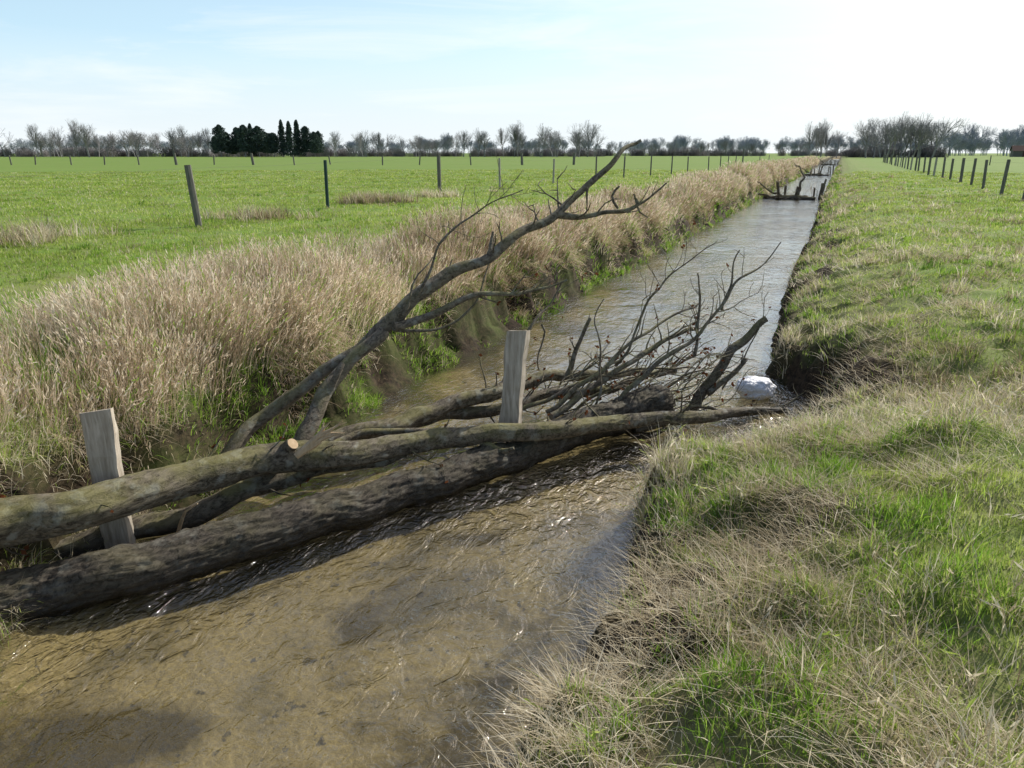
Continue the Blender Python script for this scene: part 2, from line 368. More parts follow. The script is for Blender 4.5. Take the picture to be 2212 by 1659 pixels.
a=br([(900,640),(930,585),(945,530),(985,490),(1040,455),(1080,430),(1130,410)],6.2,6.6,.013,.004,6);sprout(mb,*a,14,.28,None,1,.3)
br([(870,680),(895,600),(935,555)],6.1,6.4,.012,.005,6)
br([(1055,550),(1065,500)],6.55,6.6,.02,.01)
br([(1270,405),(1265,470)],7.1,7.1,.012,.004)
br([(1380,440),(1372,415),(1385,455),(1400,470)],7.1,7.1,.012,.006)
br([(1335,450),(1325,425),(1338,402)],7.05,7.05,.014,.01)
br([(1290,460),(1305,440),(1340,430)],7.05,7.0,.008,.004)
sprout(mb,PC,RC,12,.3,None,1,.35,.8)
mb.build('leaning_branch',WM2)
mb=MB()
def bs(pts,a,b,r0,r1,n,L,leaf=.35,s=8,lev=1):
    P,R_=br(pts,a,b,r0,r1,s,.06)
    if n: sprout(mb,P,R_,n,L,leaf,lev,.3)
bs([(1480,905),(1490,890),(1525,840),(1570,775),(1610,735),(1655,688)],7.0,7.3,.062,.034,5,.35,.3,12)
bs([(1530,850),(1570,810),(1610,775)],7.05,7.2,.035,.018,2,.2)
bs([(1225,820),(1235,800),(1250,745),(1275,688)],7.0,7.1,.032,.018,2,.2)
bs([(1190,900),(1260,850),(1340,795),(1420,745),(1495,712)],6.3,7.2,.034,.02,9,.35)
bs([(1320,890),(1400,800),(1470,755),(1520,710),(1560,670),(1600,610),(1640,570),(1687,523)],6.6,7.6,.026,.006,13,.4,.15)
bs([(1560,670),(1575,610),(1598,540)],7.2,7.4,.016,.006,2,.2,.1)
bs([(1500,770),(1515,690),(1507,590)],7.0,7.2,.018,.008,4,.25,.2)
bs([(1290,895),(1297,800),(1285,700),(1305,645)],6.5,6.5,.012,.004,3,.2)
bs([(1330,790),(1370,720),(1400,650),(1440,600),(1490,560),(1550,520)],7.0,7.6,.016,.004,12,.35,.1)
bs([(1180,890),(1300,800),(1380,730),(1440,690),(1510,655)],6.4,7.3,.024,.008,10,.35,.2)
bs([(1560,840),(1620,750),(1660,630)],7.1,7.3,.01,.003,4,.25)
bs([(1130,885),(1260,830),(1380,800),(1500,795)],6.6,7.4,.022,.008,9,.3)
bs([(1130,740),(1150,700),(1180,660),(1215,610)],7.5,8,.02,.008,4,.3)
bs([(1170,700),(1160,760),(1165,800)],7,7,.01,.005,2,.2,.6)
bs([(1240,890),(1330,830),(1440,800),(1520,760)],6.8,7.5,.018,.006,10,.35,.5)
bs([(1350,880),(1420,850),(1500,800),(1570,790)],7,7.6,.018,.006,10,.3,.6)
bs([(1370,930),(1450,905),(1520,880),(1640,905)],6.5,7.1,.03,.01,6,.3,.5)
bs([(1300,900),(1380,935),(1470,925)],6.4,6.8,.05,.02,4,.2,.5)
for k in range(36):
    x=random.uniform(1180,1500);y=random.uniform(820,905)
    bs([(x,y),(x+60,y-random.uniform(10,60)),(x+random.uniform(90,170),y-random.uniform(30,120))],random.uniform(6.6,7),7.2,.008,.003,2,.2,.6,5)
mb.build('brushwood_pile',WM2)
def stake(name,pb,pt,w,d,ang,mat):
    mb=MB();ax=(pt-pb).normalized();a=Vector((math.cos(ang),math.sin(ang),0));a=(a-ax*a.dot(ax)).normalized();b=ax.cross(a)
    n=16;vs=[];fs=[];cs=[(-.5,-.42),(-.42,-.5),(.42,-.5),(.5,-.42),(.5,.42),(.42,.5),(-.42,.5),(-.5,.42)]
    for i in range(n+1):
        p=pb+(pt-pb)*(i/n)
        for (cx,cy) in cs:
            q=p+a*cx*w+b*cy*d
            q=q+rvec()*.003+a*(mnoise.noise(p*4+Vector((cx,cy,0)))*.02)+b*(mnoise.noise(p*5+Vector((cy,cx,3)))*.012)
            if i==n: q=q+ax*(cx*.03-cy*.02)
            vs.append(q)
    m=len(cs)
    for i in range(n):
        for k in range(m):fs.append((i*m+k,i*m+(k+1)%m,(i+1)*m+(k+1)%m,(i+1)*m+k))
    fs.append(tuple(n*m+k for k in range(m)))
    mb.faces(vs,fs,0);return mb.build(name,[mat],False)
stake('wooden_stake',PD(268,1240,4.36),PD(210,887,4.34),.17,.09,math.radians(28),STAKE)
stake('wooden_stake',PD(1098,960,6.0),PD(1118,714,6.0),.17,.12,math.radians(5),STAKE)
def bag():
    import bmesh
    bm=bmesh.new();bmesh.ops.create_icosphere(bm,subdivisions=5,radius=1)
    for v in bm.verts:
        p=v.co.copy();n=mnoise.fractal(p*1.4+Vector((3,1,2)),1,2,4)*.16;cr=abs(mnoise.noise(p*4.))*.12+abs(mnoise.noise(p*9))*.04
        v.co=p*(1+n-cr);v.co.z*=.62;v.co.x*=1.25
        if v.co.x>.9: v.co.y*=.7;v.co.z*=.75
    me=bpy.data.meshes.new('plastic_bag');bm.to_mesh(me);bm.free()
    me.polygons.foreach_set('use_smooth',np.ones(len(me.polygons),bool))
    t=NT('white_plastic');v=t.coord();h=t.noise(v,5,4,.6,1.)
    sh=t.bsdf((.80,.81,.84),.35,t.bump(h,.5,.04),.5)
    o=add('plastic_bag',me,[t.fin(sh)]);o.location=PZ(1632,838,-.85);o.scale=(.17,.16,.22);o.rotation_euler=(0,0,.5)
bag()
# ------------------------------------------------------------------ grasses (one mesh per kind, blades grown from tuft centres)
def blades(name,cx,cy,sc,n,rad,l0,l1,w,lean,bend,mats,flat=0.,mixm=0.,seg=2,head=0.,lv=None,hs=None,wk=.0009):
    T=len(cx);M=T*n;ti=np.repeat(np.arange(T),n);S=sc[ti];U=lambda a,b:rng.uniform(a,b,M)
    th=U(0,6.283);rr=rad*np.sqrt(U(0,1))*S;bx=cx[ti]+np.cos(th)*rr;by=cy[ti]+np.sin(th)*rr;bz=height(bx,by)
    ok=bz>WZ-.03
    az=np.where(U(0,1)<.5,U(0,6.283),th+U(-.6,.6));HS=(S if hs is None else hs[ti])
    ln=U(l0,l1)*HS;tl=np.minimum(np.abs(rng.normal(0,lean,M))+flat,1.4);bd=bend*U(.3,1.4)
    r=np.hypot(bx,by);ww=np.maximum(w,r*wk)*U(.7,1.3);sa=az+1.57+U(-.6,.6)
    rn=U(0,1)*.6+.4*rng.random(T)[ti]
    nz=fbm(cx*.7,cy*.7,61)[ti];rn=np.clip(rn+(nz-.5)*.8,0,1)
    mi=(U(0,1)<mixm).astype(np.int32)
    arr=[a[ok] for a in (bx,by,bz,az,ln,tl,bd,ww,sa,rn,mi)];bx,by,bz,az,ln,tl,bd,ww,sa,rn,mi=arr
    LV=None if lv is None else lv[ti][ok]
    M=len(bx);side=np.stack([np.cos(sa),np.sin(sa),0*sa],-1);P=np.stack([bx,by,bz-.015],-1)
    V=np.empty((M,2*seg+1,3),np.float32)
    for s in range(seg):
        hw=(.5*ww*(1-(s/seg)**1.6))[:,None];V[:,2*s]=P-side*hw;V[:,2*s+1]=P+side*hw
        t2=tl+bd*s/seg;d=np.stack([np.cos(az)*np.sin(t2),np.sin(az)*np.sin(t2),np.cos(t2)],-1)
        if LV is not None: d=d+LV*(.4+s/seg);d/=np.linalg.norm(d,axis=1)[:,None]
        P=P+d*(ln/seg)[:,None]
    V[:,2*seg]=P
    tri=[]
    for s in range(seg-1): tri+=[(2*s,2*s+1,2*s+3),(2*s,2*s+3,2*s+2)]
    tri.append((2*seg-2,2*seg-1,2*seg));tri=np.array(tri);k=2*seg+1
    Fc=(np.arange(M)[:,None,None]*k+tri[None]).reshape(-1,3);fm=np.repeat(mi,len(tri));vv=V.reshape(-1,3);rv=np.repeat(rn,k)
    if head>0:
        hsel=np.where(rng.random(M)<head)[0]
        for j in range(3):
            H_=len(hsel);ax=d[hsel];c=P[hsel]-ax*(.032*j)+rng.normal(0,.004,(H_,3))
            a=ax*.024+rng.normal(0,.006,(H_,3));b=np.cross(ax,rng.normal(0,1,(H_,3)));b/=np.linalg.norm(b,axis=1)[:,None]+1e-6
            rr_=np.hypot(c[:,0],c[:,1]);b*=np.maximum(.0045,rr_*.0005)[:,None]
            q=np.stack([c-a,c+b,c+a,c-b],1).reshape(-1,3);o=len(vv);vv=np.concatenate([vv,q]);rv=np.concatenate([rv,np.repeat(np.clip(rn[hsel]+.1,0,1),4)])
            ft=(np.arange(H_)[:,None,None]*4+np.array([(0,1,2),(0,2,3)])[None]).reshape(-1,3)+o
            Fc=np.concatenate([Fc,ft]);fm=np.concatenate([fm,np.repeat(mi[hsel],2)])
    me=raw_mesh(name,vv,Fc,3);o=add(name,me,mats)
    me.polygons.foreach_set('material_index',fm.astype(np.int32))
    at=me.attributes.new('rnd','FLOAT','POINT');at.data.foreach_set('value',rv.astype(np.float32))
    return o
def polar(n,r0,r1,a0=-60,a1=20):
    r=np.exp(rng.uniform(math.log(r0),math.log(r1),n));a=np.radians(rng.uniform(a0,a1,n))
    return r*np.sin(a),r*np.cos(a),r
def sel(kp,*a):
    k=rng.random(len(kp))<kp;return [v[k] for v in a]
def dists(x,y): return x-xr(y), xl(y)-x
# short pasture grass
x,y,r=polar(54000,1.3,75);dr,dl=dists(x,y);dy=dryness(x,y);z=height(x,y)
pn=fbm(x*.9,y*.9,12)
kp=np.where(dr>.25,np.interp(dr,[.25,1,2],[.55,.9,1.])*(1-.4*dy),0)+np.where(dl>1.5,1-.4*dy,0)
kp=kp*np.minimum(1,(r/4.5)**2)*np.clip((pn-.25)*4,.35,1)*np.clip(1-bare(x,y),0.1,1);kp=np.where((z<-.5)&(dr>0),kp*.2,kp)
x,y,r=sel(kp,x,y,r)
blades('pasture_grass',x,y,np.clip(r/7,1,3.5),22,.13,.03,.085,.005,.5,.7,[GREEN,STRAW],mixm=.14,hs=np.clip(r/14,.9,1.3)*rng.uniform(.6,1.3,len(x)))
# lush tufts on banks and path
x,y,r=polar(42000,1.3,60);dr,dl=dists(x,y);pn=fbm(x*1.6,y*1.6,44);z=height(x,y)
kp=np.where((dr>.05)&(dr<1.3),np.clip((pn-.52)*7,0,1)*.5,0)+np.where((dr>=1.3)&(dr<8),np.clip((pn-.58)*6,0,.45),0)
kp=kp+np.where((dl>=1.6),np.clip((pn-.60)*4,0,.3),0)
x,y,r=sel(kp*np.minimum(1,(r/4.5)**2)*np.clip(1-bare(x,y),.1,1),x,y,r)
dr,_=dists(x,y)
blades('lush_grass_tufts',x,y,np.clip(r/11,1,2.2)*rng.uniform(.6,1.2,len(x)),26,.08,.06,.16,.006,.4,.9,[LUSH,STRAW],mixm=.1,seg=3,hs=rng.uniform(.45,1.05,len(x))*np.where((dr>0)&(dr<.6),.65,1))
# grass hanging on both bank faces (sampled along the stream)
n=14000;y=np.exp(rng.uniform(math.log(2.2),math.log(130),n))-1.4
left=rng.random(n)<.74
dd=np.where(left,rng.uniform(0,1.0,n),rng.uniform(.1,.6,n));x=np.where(left,xl(y)-dd,xr(y)+dd)
pn=fbm(x*2.,y*2.,144);under=left&(dd>.2)&(dd<.42)
kp=np.clip((pn-.46)*7,0.03,1)*np.where(under,.4,1)*np.where(left,1,.8*np.clip(1-bare(x,y),.1,1))
x,y,left,dd=sel(kp,x,y,left,dd)
lv=np.stack([np.where(left,.5,-.35),0*x,np.where(left,-.45,-.2)],-1)+rng.normal(0,.12,(len(x),3))
g=(fbm(x*1.1,y*1.1,145)>.40)
blades('bank_grass_green',x[g],y[g],np.clip(y[g]/12,1,2.2),22,.08,.06,.20,.006,.45,.9,[LUSH,STRAW],mixm=.2,seg=3,lv=lv[g],hs=rng.uniform(.45,1.05,g.sum())*np.clip(y[g]/25,1,1.4))
g=~g
blades('bank_grass_dry',x[g],y[g],np.clip(y[g]/12,1,2.2),22,.08,.10,.32,.004,.5,.9,[STRAW,GREEN],mixm=.25,seg=3,lv=lv[g],hs=rng.uniform(.5,1.05,g.sum())*np.clip(y[g]/25,1,1.4))
# thatch hanging over the undercut of the left bank
n=3800;y=np.exp(rng.uniform(math.log(2.2),math.log(120),n))-1.4;dd=rng.uniform(.36,.66,n);x=xl(y)-dd
x,y=sel(np.clip((fbm(x*1.5,y*1.5,188)-.40)*6,.02,1),x,y)
lv=np.stack([.65+0*x,0*x,-1.25+0*x],-1)+rng.normal(0,.2,(len(x),3))
blades('hanging_thatch',x,y,np.clip(y/12,1,2.),20,.10,.14,.36,.004,.35,.5,[REED,LUSH],mixm=.2,seg=3,lv=lv,hs=rng.uniform(.5,1.1,len(x)))
# green shoots at the waterline
sx_=[];sy_=[]
for (px,py,k,sp) in [(5,1395,26,.12),(30,1440,18,.10),(-30,1480,30,.15),(560,935,20,.12),(690,900,26,.15),(760,870,22,.15),(850,790,26,.15),(610,960,14,.08),(440,985,16,.1)]:
    c=PZ(px,py,-.9);sx_+=list(rng.normal(c.x,sp,k));sy_+=list(rng.normal(c.y,sp,k))
sx_=np.array(sx_);sy_=np.array(sy_)
blades('waterline_grass',sx_,sy_,np.ones(len(sx_)),14,.05,.06,.17,.005,.4,.8,[LUSH,GREEN],mixm=.2,seg=3)
# dry tufts
x,y,r=polar(34000,1.3,60);dr,dl=dists(x,y);dy=dryness(x,y);pn=fbm(x*1.1,y*1.1,66)
kp=np.where((dr>.05)&(dr<9),dy*np.clip((pn-.42)*5,0,1),0)*.7+np.where((dl>.5)&(dl<14),dy*.3*np.clip((pn-.45)*5,0,1),0)
prom=np.exp(-(((x+.96)/.28)**2+((y-4.75)/.36)**2));prom2=np.exp(-(((x+.42)/.22)**2+((y-9.05)/.4)**2))
kp=np.maximum(kp*np.clip(1-bare(x,y),.15,1),np.minimum(1,prom*1.6+prom2*1.3)*(dr>0))*np.minimum(1,(r/4.5)**2)
hs=rng.uniform(.5,.9,len(x))*np.where(dr<.5,.75,1)+.75*np.minimum(1,prom+prom2*.6)
x,y,r,hs=sel(kp,x,y,r,hs)
blades('dry_grass_tufts',x,y,np.clip(r/11,1,2.2)*rng.uniform(.7,1.1,len(x)),28,.09,.12,.32,.004,.6,1.1,[STRAW,GREEN],mixm=.22,seg=3,head=.08,hs=hs)
# matted dead stems
x,y,r=polar(27000,1.3,40);dr,dl=dists(x,y);dy=dryness(x,y);pn=fbm(x*1.4,y*1.4,23)
kp=np.where(dr>.1,(dy+.14)*np.clip((pn-.39)*5,0,1),0)*np.minimum(1,(r/4.5)**2)*.95+np.where((dl>.5)&(dl<2.4),.3,0)+np.where(dr>.1,.10*np.clip(bare(x,y),0,1),0)
x,y,r=sel(kp,x,y,r)
blades('matted_dead_grass',x,y,np.clip(r/11,1,2.2)*rng.uniform(.7,1.1,len(x)),16,.14,.12,.34,.0035,.3,.35,[STRAW],flat=1.0,hs=np.ones(len(x)))
# reeds on left bank
n=17000;y=np.exp(rng.uniform(math.log(2.5),math.log(170),n))-2.0;l=xl(y)
dd=.48+rng.beta(1.1,1.3,n)*np.interp(y,[0,5,12,30],[2.05,1.85,1.65,1.5]);x=l-dd
keep=np.clip((fbm(x*1.1,y*1.1,81)-.34)*4.2,.08,1)
hs=np.interp(dd,[.45,.8,1.4,2.3],[.5,.8,.92,.5])*(.38+1.1*fbm(x*.8,y*.8,15))*np.clip(y/25,1,1.4)
lean=np.interp(dd,[.45,.8,1.5],[.55,.25,0.0])
x,y,hs,lean=sel(keep,x,y,hs,lean)
lv=np.stack([lean+(fbm(x*.9,y*.9,33)-.5)*.9,(fbm(x*.9,y*.9,34)-.5)*.9,-.45*lean],-1)+rng.normal(0,.14,(len(x),3))
blades('dry_reed_grass',x,y,np.clip(y/12,1,2.),20,.13,.30,.78,.0045,.16,.35,[REED,LUSH],mixm=.12,seg=3,head=.4,lv=lv,hs=hs,wk=.0007)
# green undergrowth between the reeds
n=4000;y=np.exp(rng.uniform(math.log(2.5),math.log(60),n))-2.0;dd=rng.uniform(.45,2.2,n);x=xl(y)-dd
x,y,dd=sel(np.clip((fbm(x*1.2,y*1.2,500)-.48)*6,0,.9),x,y,dd)
blades('reed_undergrowth',x,y,np.clip(y/12,1,2.),18,.10,.10,.28,.006,.3,.6,[LUSH,GREEN],mixm=.3,seg=3,hs=rng.uniform(.6,1.1,len(x)))
# heaps by fence
hx=[];hy=[]
for (px,py,sp) in [(770,440,.5),(800,436,.5),(855,437,.6),(100,512,1.2),(35,520,1.),(560,470,.9),(940,425,.8),(1500,382,.8)]:
    c=PZ(px,py,0);k=26;hx+=list(rng.normal(c.x,sp*.5,k));hy+=list(rng.normal(c.y,sp*.5,k))
hx=np.array(hx);hy=np.array(hy)
blades('dry_grass_heap',hx,hy,np.full(len(hx),1.3),26,.15,.15,.38,.006,.6,1.1,[STRAW,GREEN],mixm=.1)
# ------------------------------------------------------------------ fences
def fence(name,posts,wires,mats):
    mb=MB();tops=[]
    for (x,y,hh,rr,mi,tx,ty) in posts:
        z=float(height(x,y));b=Vector((x,y,z-.1));t=Vector((x+tx,y+ty,z+hh));tops.append((b,t))
        tube(mb,[b,(b+t)/2,t],[rr,rr,rr*.95],mi,8,2.,0,0)
    nw=len(mats)-1
    for w in wires:
        for (b0,t0),(b1,t1) in zip(tops[:-1],tops[1:]):
            p=b0+(t0-b0)*w;q=b1+(t1-b1)*w;m=(p+q)/2-Vector((0,0,.02))
            tube(mb,[p,m,q],[.0015]*3,nw,4,9.,cap=0)
    return mb.build(name,mats,False)
pl=[]
for i,(px,py) in enumerate([(-80,560),(430,487),(708,450),(950,420),(1080,405),(1195,398),(1287,388),(1347,385),(1405,380),(1450,377),(1485,373),(1530,369),(1555,366),(1572,363.5),(1588,362),(1603,361),(1640,356),(1660,353)]):
    p=PZ(px,py,0);hh=1.3*random.uniform(.95,1.05);mi=[0,0,2,0,1,1][i] if i<6 else 0
    if i==3:hh=1.5
    if i==15:hh=1.9
    pl.append((p.x,p.y,hh,.075 if i in(1,3,15) else .05,mi,-.12 if i==1 else random.uniform(-.04,.04),0))
fence('wire_fence',pl,(.45,.95),[POST,PALE,POSTG,WIRE])
pl=[]
for px in [-60,20,72,150,222,297,378,460,545,634,712,825,905,1017,1128,1240]:
    p=bearing(px,104+random.uniform(-2,2));big=px in(378,545,1128,1240);pl.append((p.x,p.y,1.25 if not big else 1.5,.09 if not big else .17,0,random.uniform(-.25,.25),0))
fence('wire_fence',pl,(.9,),[POST,WIRE])
pl=[];yy=22.
while yy<150:
    pl.append((5.9+random.uniform(-.08,.08)+ (yy-30)*.006,yy,random.uniform(1.2,1.35),random.uniform(.055,.085),0 if random.random()<.8 else 1,random.uniform(-.08,.08),random.uniform(-.1,.1)));yy+=4.3
fence('wire_fence',pl,(.3,.5,.7,.93),[POST,PALE,WIRE])
pl=[]
for i in range(14): pl.append((18+i*5.5,118+i*.8,1.25,.07,0,random.uniform(-.1,.1),0))
fence('wire_fence',pl,(.6,.95),[POST,WIRE])
# ------------------------------------------------------------------ further log dams
def dam(name,y0,seed=1):
    random.seed(seed);mb=MB();R=random.uniform
    tube(mb,[(-3.9,y0+R(.3,.9),-.93),(-2.5,y0,-.88),(-1.1,y0-R(.1,.5),-.92)],[.13,.14,.11],0,14,.1,.06,.2)
    tube(mb,[(-4.3,y0+.5,-.7),(-3.3,y0+.1,-.86),(-2.2,y0+.3,-.74),(-1.3,y0-.1,-.9)],[.04,.07,.07,.04],0,12,.1,.1,.2)
    for k in range(6):
        x=[-3.0,-2.7,-2.2,-1.25,-.98,-.78][k]+R(-.1,.1);h=R(-.35,.25);tube(mb,[(x,y0+R(-.5,.5),-1.05),(x+R(-.15,.15),y0+R(-.5,.5),h)],[R(.05,.09)]*2,0,8,.3,.02,.15)
    P,R_=tube(mb,[(-1.9,y0,-.9),(-2.0,y0,-.1),(-1.8,y0+.1,.35),(-2.2,y0+.3,.75),(-2.4,y0,1.)],[.08,.065,.05,.035,.02],0,8,.1,.15)
    sprout(mb,P,R_,12,.7)
    P,R_=tube(mb,[(-2.6,y0,-.85),(-3.6,y0+.3,-.5),(-4.2,y0+.3,-.1),(-4.7,y0,.1)],[.06,.05,.035,.02],0,8,.1,.15);sprout(mb,P,R_,16,.7)
    for k in range(40):
        twig(mb,Vector((R(-3.9,-1),y0+R(-.7,.7),-.92)),rvec()+Vector((0,0,.3)),R(.3,1.0),.012,1)
    return mb.build(name,WM2)
dam('log_dam',46,seed=3);dam('log_dam',95,seed=4);dam('log_dam',180,seed=6)
random.seed(11)
# ------------------------------------------------------------------ trees
def coll(n): return bpy.data.collections.new(n)
def attr_points(name,co,rot,scl,idx,coll):
    me=bpy.data.meshes.new(name);me.vertices.add(len(co));me.vertices.foreach_set('co',np.asarray(co,np.float32).ravel())
    for nm,a in (('rot',rot),('scl',scl)):
        at=me.attributes.new(nm,'FLOAT_VECTOR','POINT');at.data.foreach_set('vector',np.asarray(a,np.float32).ravel())
    at=me.attributes.new('idx','INT','POINT');at.data.foreach_set('value',np.asarray(idx,np.int32))
    o=bpy.data.objects.new(name,me);scene.collection.objects.link(o)
    ng=bpy.data.node_groups.new(name+'_scatter','GeometryNodeTree')
    ng.interface.new_socket('Geometry',in_out='INPUT',socket_type='NodeSocketGeometry');ng.interface.new_socket('Geometry',in_out='OUTPUT',socket_type='NodeSocketGeometry')
    N=ng.nodes;gi=N.new('NodeGroupInput');go=N.new('NodeGroupOutput');ip=N.new('GeometryNodeInstanceOnPoints');ci=N.new('GeometryNodeCollectionInfo')
    ci.inputs['Collection'].default_value=coll;ci.inputs['Separate Children'].default_value=True;ci.inputs['Reset Children'].default_value=True
    def na(nm,ty):
        a=N.new('GeometryNodeInputNamedAttribute');a.data_type=ty;a.inputs['Name'].default_value=nm;return [s for s in a.outputs if s.enabled and s.name=='Attribute'][0]
    e=N.new('FunctionNodeEulerToRotation');K=ng.links.new
    K(gi.outputs[0],ip.inputs['Points']);K(ci.outputs[0],ip.inputs['Instance']);ip.inputs['Pick Instance'].default_value=True
    K(na('idx','INT'),ip.inputs['Instance Index']);K(na('rot','FLOAT_VECTOR'),e.inputs[0]);K(e.outputs[0],ip.inputs['Rotation']);K(na('scl','FLOAT_VECTOR'),ip.inputs['Scale'])
    K(ip.outputs[0],go.inputs[0])
    md=o.modifiers.new('scatter','NODES');md.node_group=ng;return o
def bark_far(name,a,b):
    t=NT(name);g=t.n('ShaderNodeObjectInfo');c=t.mix(g.outputs['Random'],a,b);return t.fin(t.bsdf(c,.9,None,.1))
TB=bark_far('tree_bark',(.19,.185,.19),(.28,.265,.26));TFAR=bark_far('tree_bark_hazed',(.24,.265,.31),(.33,.35,.39))  # bark lightened with painted-in air haze, bluer for the distant woodland
NEED=blade_mat('pine_needles',(.045,.065,.06),(.06,.09,.075),(.09,.12,.09),.15)
def tree(name,cl,H,rt,levels,mat,spread=.55,minr=.03):
    mb=MB()
    def seg(p,q,r0,r1):
        d=(q-p).normalized();a=d.orthogonal().normalized();b=d.cross(a);vs=[]
        for (c,r) in((p,r0),(q,r1)):
            for k in range(3):
                th=2.094*k;vs.append(c+a*math.cos(th)*r+b*math.sin(th)*r)
        mb.faces(vs,[(0,1,4,3),(1,2,5,4),(2,0,3,5)],0)
    def grow(p,d,L,r,lev):
        n=3 if lev>1 else 2;q=p
        for i in range(n):
            d=(d+rvec()*.2+Vector((0,0,.12))).normalized();q2=q+d*(L/n);r2=max(minr*.6,r*(1-.28*(i+1)/n))
            seg(q,q2,max(minr*(.7 if lev==0 else 1),r*(1-.28*i/n)),r2);q=q2
            if lev>0 and not(lev==levels and i==0):
                for _ in range(2 if lev==levels else random.randint(1,2)):
                    grow(q,(d*.9+rvec()*spread*1.4).normalized(),L*random.uniform(.5,.78),r2*.55,lev-1)
        if lev>0:
            for _ in range(2): grow(q,(d+rvec()*.5).normalized(),L*.65,r*.5,lev-1)
    grow(Vector((0,0,-.2)),Vector((0,0,1)),H*.44,rt,levels)
    mb.build(name,[mat],False,coll=cl)
cT=coll('src_trees');cF=coll('src_far');cP=coll('src_pine');cB=coll('src_bush')
for k in range(8): tree('t%d'%k,cT,12,.24,4 if k%2 else 3,TB,random.uniform(.35,.75),.018 if k%2 else .030)
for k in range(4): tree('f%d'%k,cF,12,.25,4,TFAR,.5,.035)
def bush(name,cl,mat):
    mb=MB()
    for i in range(130):
        p=Vector((random.gauss(0,1.2),random.gauss(0,1.),0));q=p+Vector((random.gauss(0,.8),random.gauss(0,.8),random.uniform(1,3.2)))
        for k in range(3):
            r=rvec()*.9;q2=q+Vector((r.x,r.y,abs(r.z)))
            a=Vector((.04,0,0));mb.faces([p-a,p+a,q+a,q-a],[(0,1,2,3)],0);mb.faces([q-a,q+a,q2],[(0,1,2)],0)
    mb.build(name,[mat],False,coll=cl)
for k in range(3): bush('b%d'%k,cB,TB)
def conifer(name,cl,H,shape):
    mb=MB();tube(mb,[(0,0,0),(0,0,H*.95)],[.22,.04],0,6,2)
    for i in range(3000):
        t=random.random()**.8
        z=H*(.06+.94*t) if shape==0 else H*(.18+.82*t)
        R_=(H*.25*(1-t)**.7+.3) if shape==0 else H*.32*math.sqrt(max(.03,1-(2*t-.85)**2*.75))
        th=random.uniform(0,6.283);lobe=.6+.8*mnoise.noise(Vector((math.cos(th)*2,math.sin(th)*2,z*.7+shape*7+H)))+.4*mnoise.noise(Vector((math.cos(th)*5,math.sin(th)*5,z*1.6)))
        rr=R_*max(.15,lobe)*(random.random()**.45);c=Vector((math.cos(th)*rr,math.sin(th)*rr,z-.1*rr))
        a=rvec()*.42;b=a.cross(rvec()).normalized()*.18
        mb.faces([c-a,c+b,c+a,c-b],[(0,1,2,3)],1)
    o=mb.build(name,[TB,NEED],False,coll=cl)
    me=o.data;at=me.attributes.new('rnd','FLOAT','POINT');at.data.foreach_set('value',np.repeat(rng.random(len(me.vertices)//4+1),4)[:len(me.vertices)].astype(np.float32))
conifer('p0',cP,13.2,0);conifer('p1',cP,12.2,1);conifer('p2',cP,11.5,1);conifer('p3',cP,12.6,1)
def place(name,cl,nv,items):
    co=[];sc=[];rt=[]
    for px,d,s in items:
        p=bearing(px,d);co.append((p.x,p.y,-.1));k=s*random.uniform(.8,1.2);wd=random.uniform(.85,1.25);sc.append((s*wd,s*wd,k));rt.append((0,0,random.uniform(0,6.28)))
    attr_points(name,np.array(co),np.array(rt),np.array(sc),rng.integers(0,nv,len(co)),cl)
it=[]
def run(x0,x1,n,d,s,dj=20,v=.3):
    for i in range(n): it.append((x0+(x1-x0)*random.random(),d+random.uniform(-dj,dj),s*random.uniform(1-v,1+v*.5)))
run(-250,60,16,300,.85);run(60,300,24,300,.83);run(300,470,14,310,.75);run(690,800,7,300,.75);run(800,1010,16,320,.72);run(1000,1170,7,300,.7);run(1165,1300,11,290,.82);run(1300,1700,26,370,.45)
run(1690,1830,9,290,.85)
place('tree_line',cT,8,it)
it=[];run(1850,2040,16,250,.95,15,.2);run(1860,2030,12,275,.95,10,.2);place('tree_grove',cT,8,it)
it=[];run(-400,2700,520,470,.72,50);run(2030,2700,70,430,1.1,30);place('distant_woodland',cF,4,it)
it=[];run(-300,700,170,325,1.0,12);run(690,1300,110,335,.95,12);run(1290,1860,100,390,1.,10);run(1840,2040,40,280,1.1,10);place('hedgerow',cB,3,it)
it=[(478,300,.95),(492,302,.8),(515,305,.8),(530,298,.95),(545,306,.82),(560,300,1.02),(575,306,.8),(592,300,.85),(612,300,.95),(628,296,1.0),(645,302,.95),(662,302,.98),(680,300,.92),(690,304,.7),(505,310,.7),(585,310,.9),(466,306,.6)]
place('pine_trees',cP,4,it)
mb=MB();c=bearing(2215,300);w,d,h=9,6,2.4
vs=[(-w/2,-d/2,0),(w/2,-d/2,0),(w/2,d/2,0),(-w/2,d/2,0),(-w/2,-d/2,h),(w/2,-d/2,h),(w/2,d/2,h),(-w/2,d/2,h),(-w/2,0,h+1.7),(w/2,0,h+1.7)]
mb.faces([Vector(v)+c for v in vs],[(0,1,5,4),(2,3,7,6),(1,2,6,9,5),(3,0,4,8,7)],0)
e=.4;rv=[(-w/2-e,-d/2-e,h-.2),(w/2+e,-d/2-e,h-.2),(w/2+e,0,h+1.85),(-w/2-e,0,h+1.85),(-w/2-e,d/2+e,h-.2),(w/2+e,d/2+e,h-.2)]
mb.faces([Vector(v)+c for v in rv],[(0,1,2,3),(3,2,5,4)],1)
mb.faces([Vector(v)+c for v in [(-1.4,-d/2-.03,0),(1.4,-d/2-.03,0),(1.4,-d/2-.03,2.1),(-1.4,-d/2-.03,2.1)]],[(0,1,2,3)],1)
mb.build('field_barn',[POST,bark_far('barn_roof',(.08,.05,.04),(.1,.06,.05))],False)
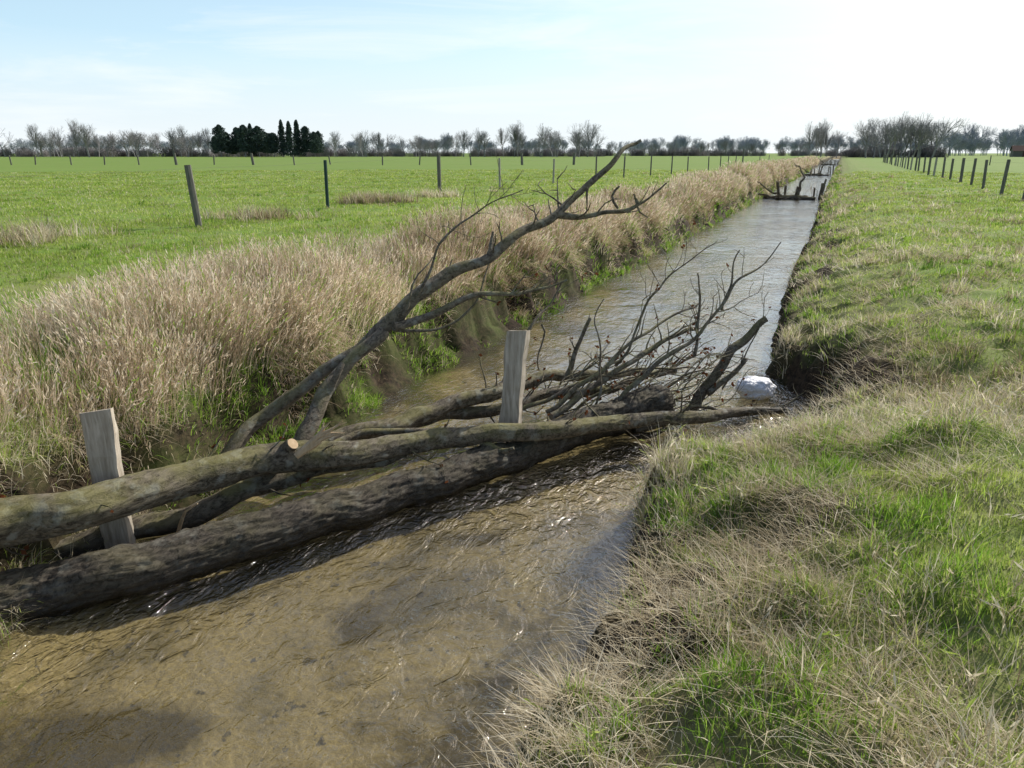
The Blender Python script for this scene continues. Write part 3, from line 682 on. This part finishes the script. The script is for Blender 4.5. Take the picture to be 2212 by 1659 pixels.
# ------------------------------------------------------------------ sky and sun
EL=math.radians(38);AZ=math.radians(25)
w=bpy.data.worlds.new('World');scene.world=w;w.use_nodes=True;nt=w.node_tree;nt.nodes.clear()
N=nt.nodes;out=N.new('ShaderNodeOutputWorld');bg=N.new('ShaderNodeBackground');bg.inputs[1].default_value=.145
sky=N.new('ShaderNodeTexSky');sky.sky_type='NISHITA';sky.sun_disc=False;sky.sun_elevation=EL;sky.sun_rotation=AZ
sky.air_density=1.0;sky.dust_density=2.2;sky.ozone_density=1.
K=nt.links.new
tc=N.new('ShaderNodeTexCoord');sx=N.new('ShaderNodeSeparateXYZ');K(tc.outputs['Generated'],sx.inputs[0])
def mr(a,b,c,d):
    m=N.new('ShaderNodeMapRange');m.inputs[1].default_value=a;m.inputs[2].default_value=b;m.inputs[3].default_value=c;m.inputs[4].default_value=d;K(sx.outputs[2],m.inputs[0]);return m.outputs[0]
mp=N.new('ShaderNodeMapping');mp.inputs['Scale'].default_value=(1.2,1.2,9);mp.inputs['Rotation'].default_value=(.15,-.12,.3);K(tc.outputs['Generated'],mp.inputs[0])
ns=N.new('ShaderNodeTexNoise');ns.inputs['Scale'].default_value=2.1;ns.inputs['Detail'].default_value=8;ns.inputs['Roughness'].default_value=.6;ns.inputs['Distortion'].default_value=.6;K(mp.outputs[0],ns.inputs['Vector'])
rp=N.new('ShaderNodeValToRGB');rp.color_ramp.elements[0].position=.47;rp.color_ramp.elements[0].color=(0,0,0,1);rp.color_ramp.elements[1].position=.75;rp.color_ramp.elements[1].color=(.75,.75,.75,1);K(ns.outputs['Fac'],rp.inputs[0])
mm=N.new('ShaderNodeMath');mm.operation='MULTIPLY';K(rp.outputs[0],mm.inputs[0]);K(mr(.15,.4,1,.1),mm.inputs[1])
m1=N.new('ShaderNodeMix');m1.data_type='RGBA';m1.inputs[7].default_value=(5.0,7.3,8.8,1);K(mr(.1,.4,.6,.0),m1.inputs[0]);K(sky.outputs[0],m1.inputs[6])
m2=N.new('ShaderNodeMix');m2.data_type='RGBA';m2.inputs[7].default_value=(6.8,7.1,7.2,1);K(mr(0,.13,.88,0.),m2.inputs[0]);K(m1.outputs[2],m2.inputs[6])
m3=N.new('ShaderNodeMix');m3.data_type='RGBA';m3.inputs[7].default_value=(7.2,7.4,7.5,1);K(mm.outputs[0],m3.inputs[0]);K(m2.outputs[2],m3.inputs[6])
K(m3.outputs[2],bg.inputs[0]);K(bg.outputs[0],out.inputs[0])
sd=bpy.data.lights.new('sun','SUN');sd.energy=5;sd.angle=math.radians(.5);sd.color=(1,.95,.86)
so=bpy.data.objects.new('sun',sd);scene.collection.objects.link(so)
dirv=Vector((math.sin(AZ)*math.cos(EL),math.cos(AZ)*math.cos(EL),math.sin(EL)))
so.rotation_euler=dirv.to_track_quat('Z','Y').to_euler()
cd=bpy.data.cameras.new('camera');cd.sensor_width=36;cd.lens=F/2212*36;cd.clip_start=.05;cd.clip_end=6000
co=bpy.data.objects.new('camera',cd);co.location=(0,0,EYE);co.rotation_euler=(math.pi/2-PT,0,YA);scene.collection.objects.link(co);scene.camera=co
scene.view_settings.view_transform='Standard';scene.view_settings.look='None';scene.view_settings.exposure=0
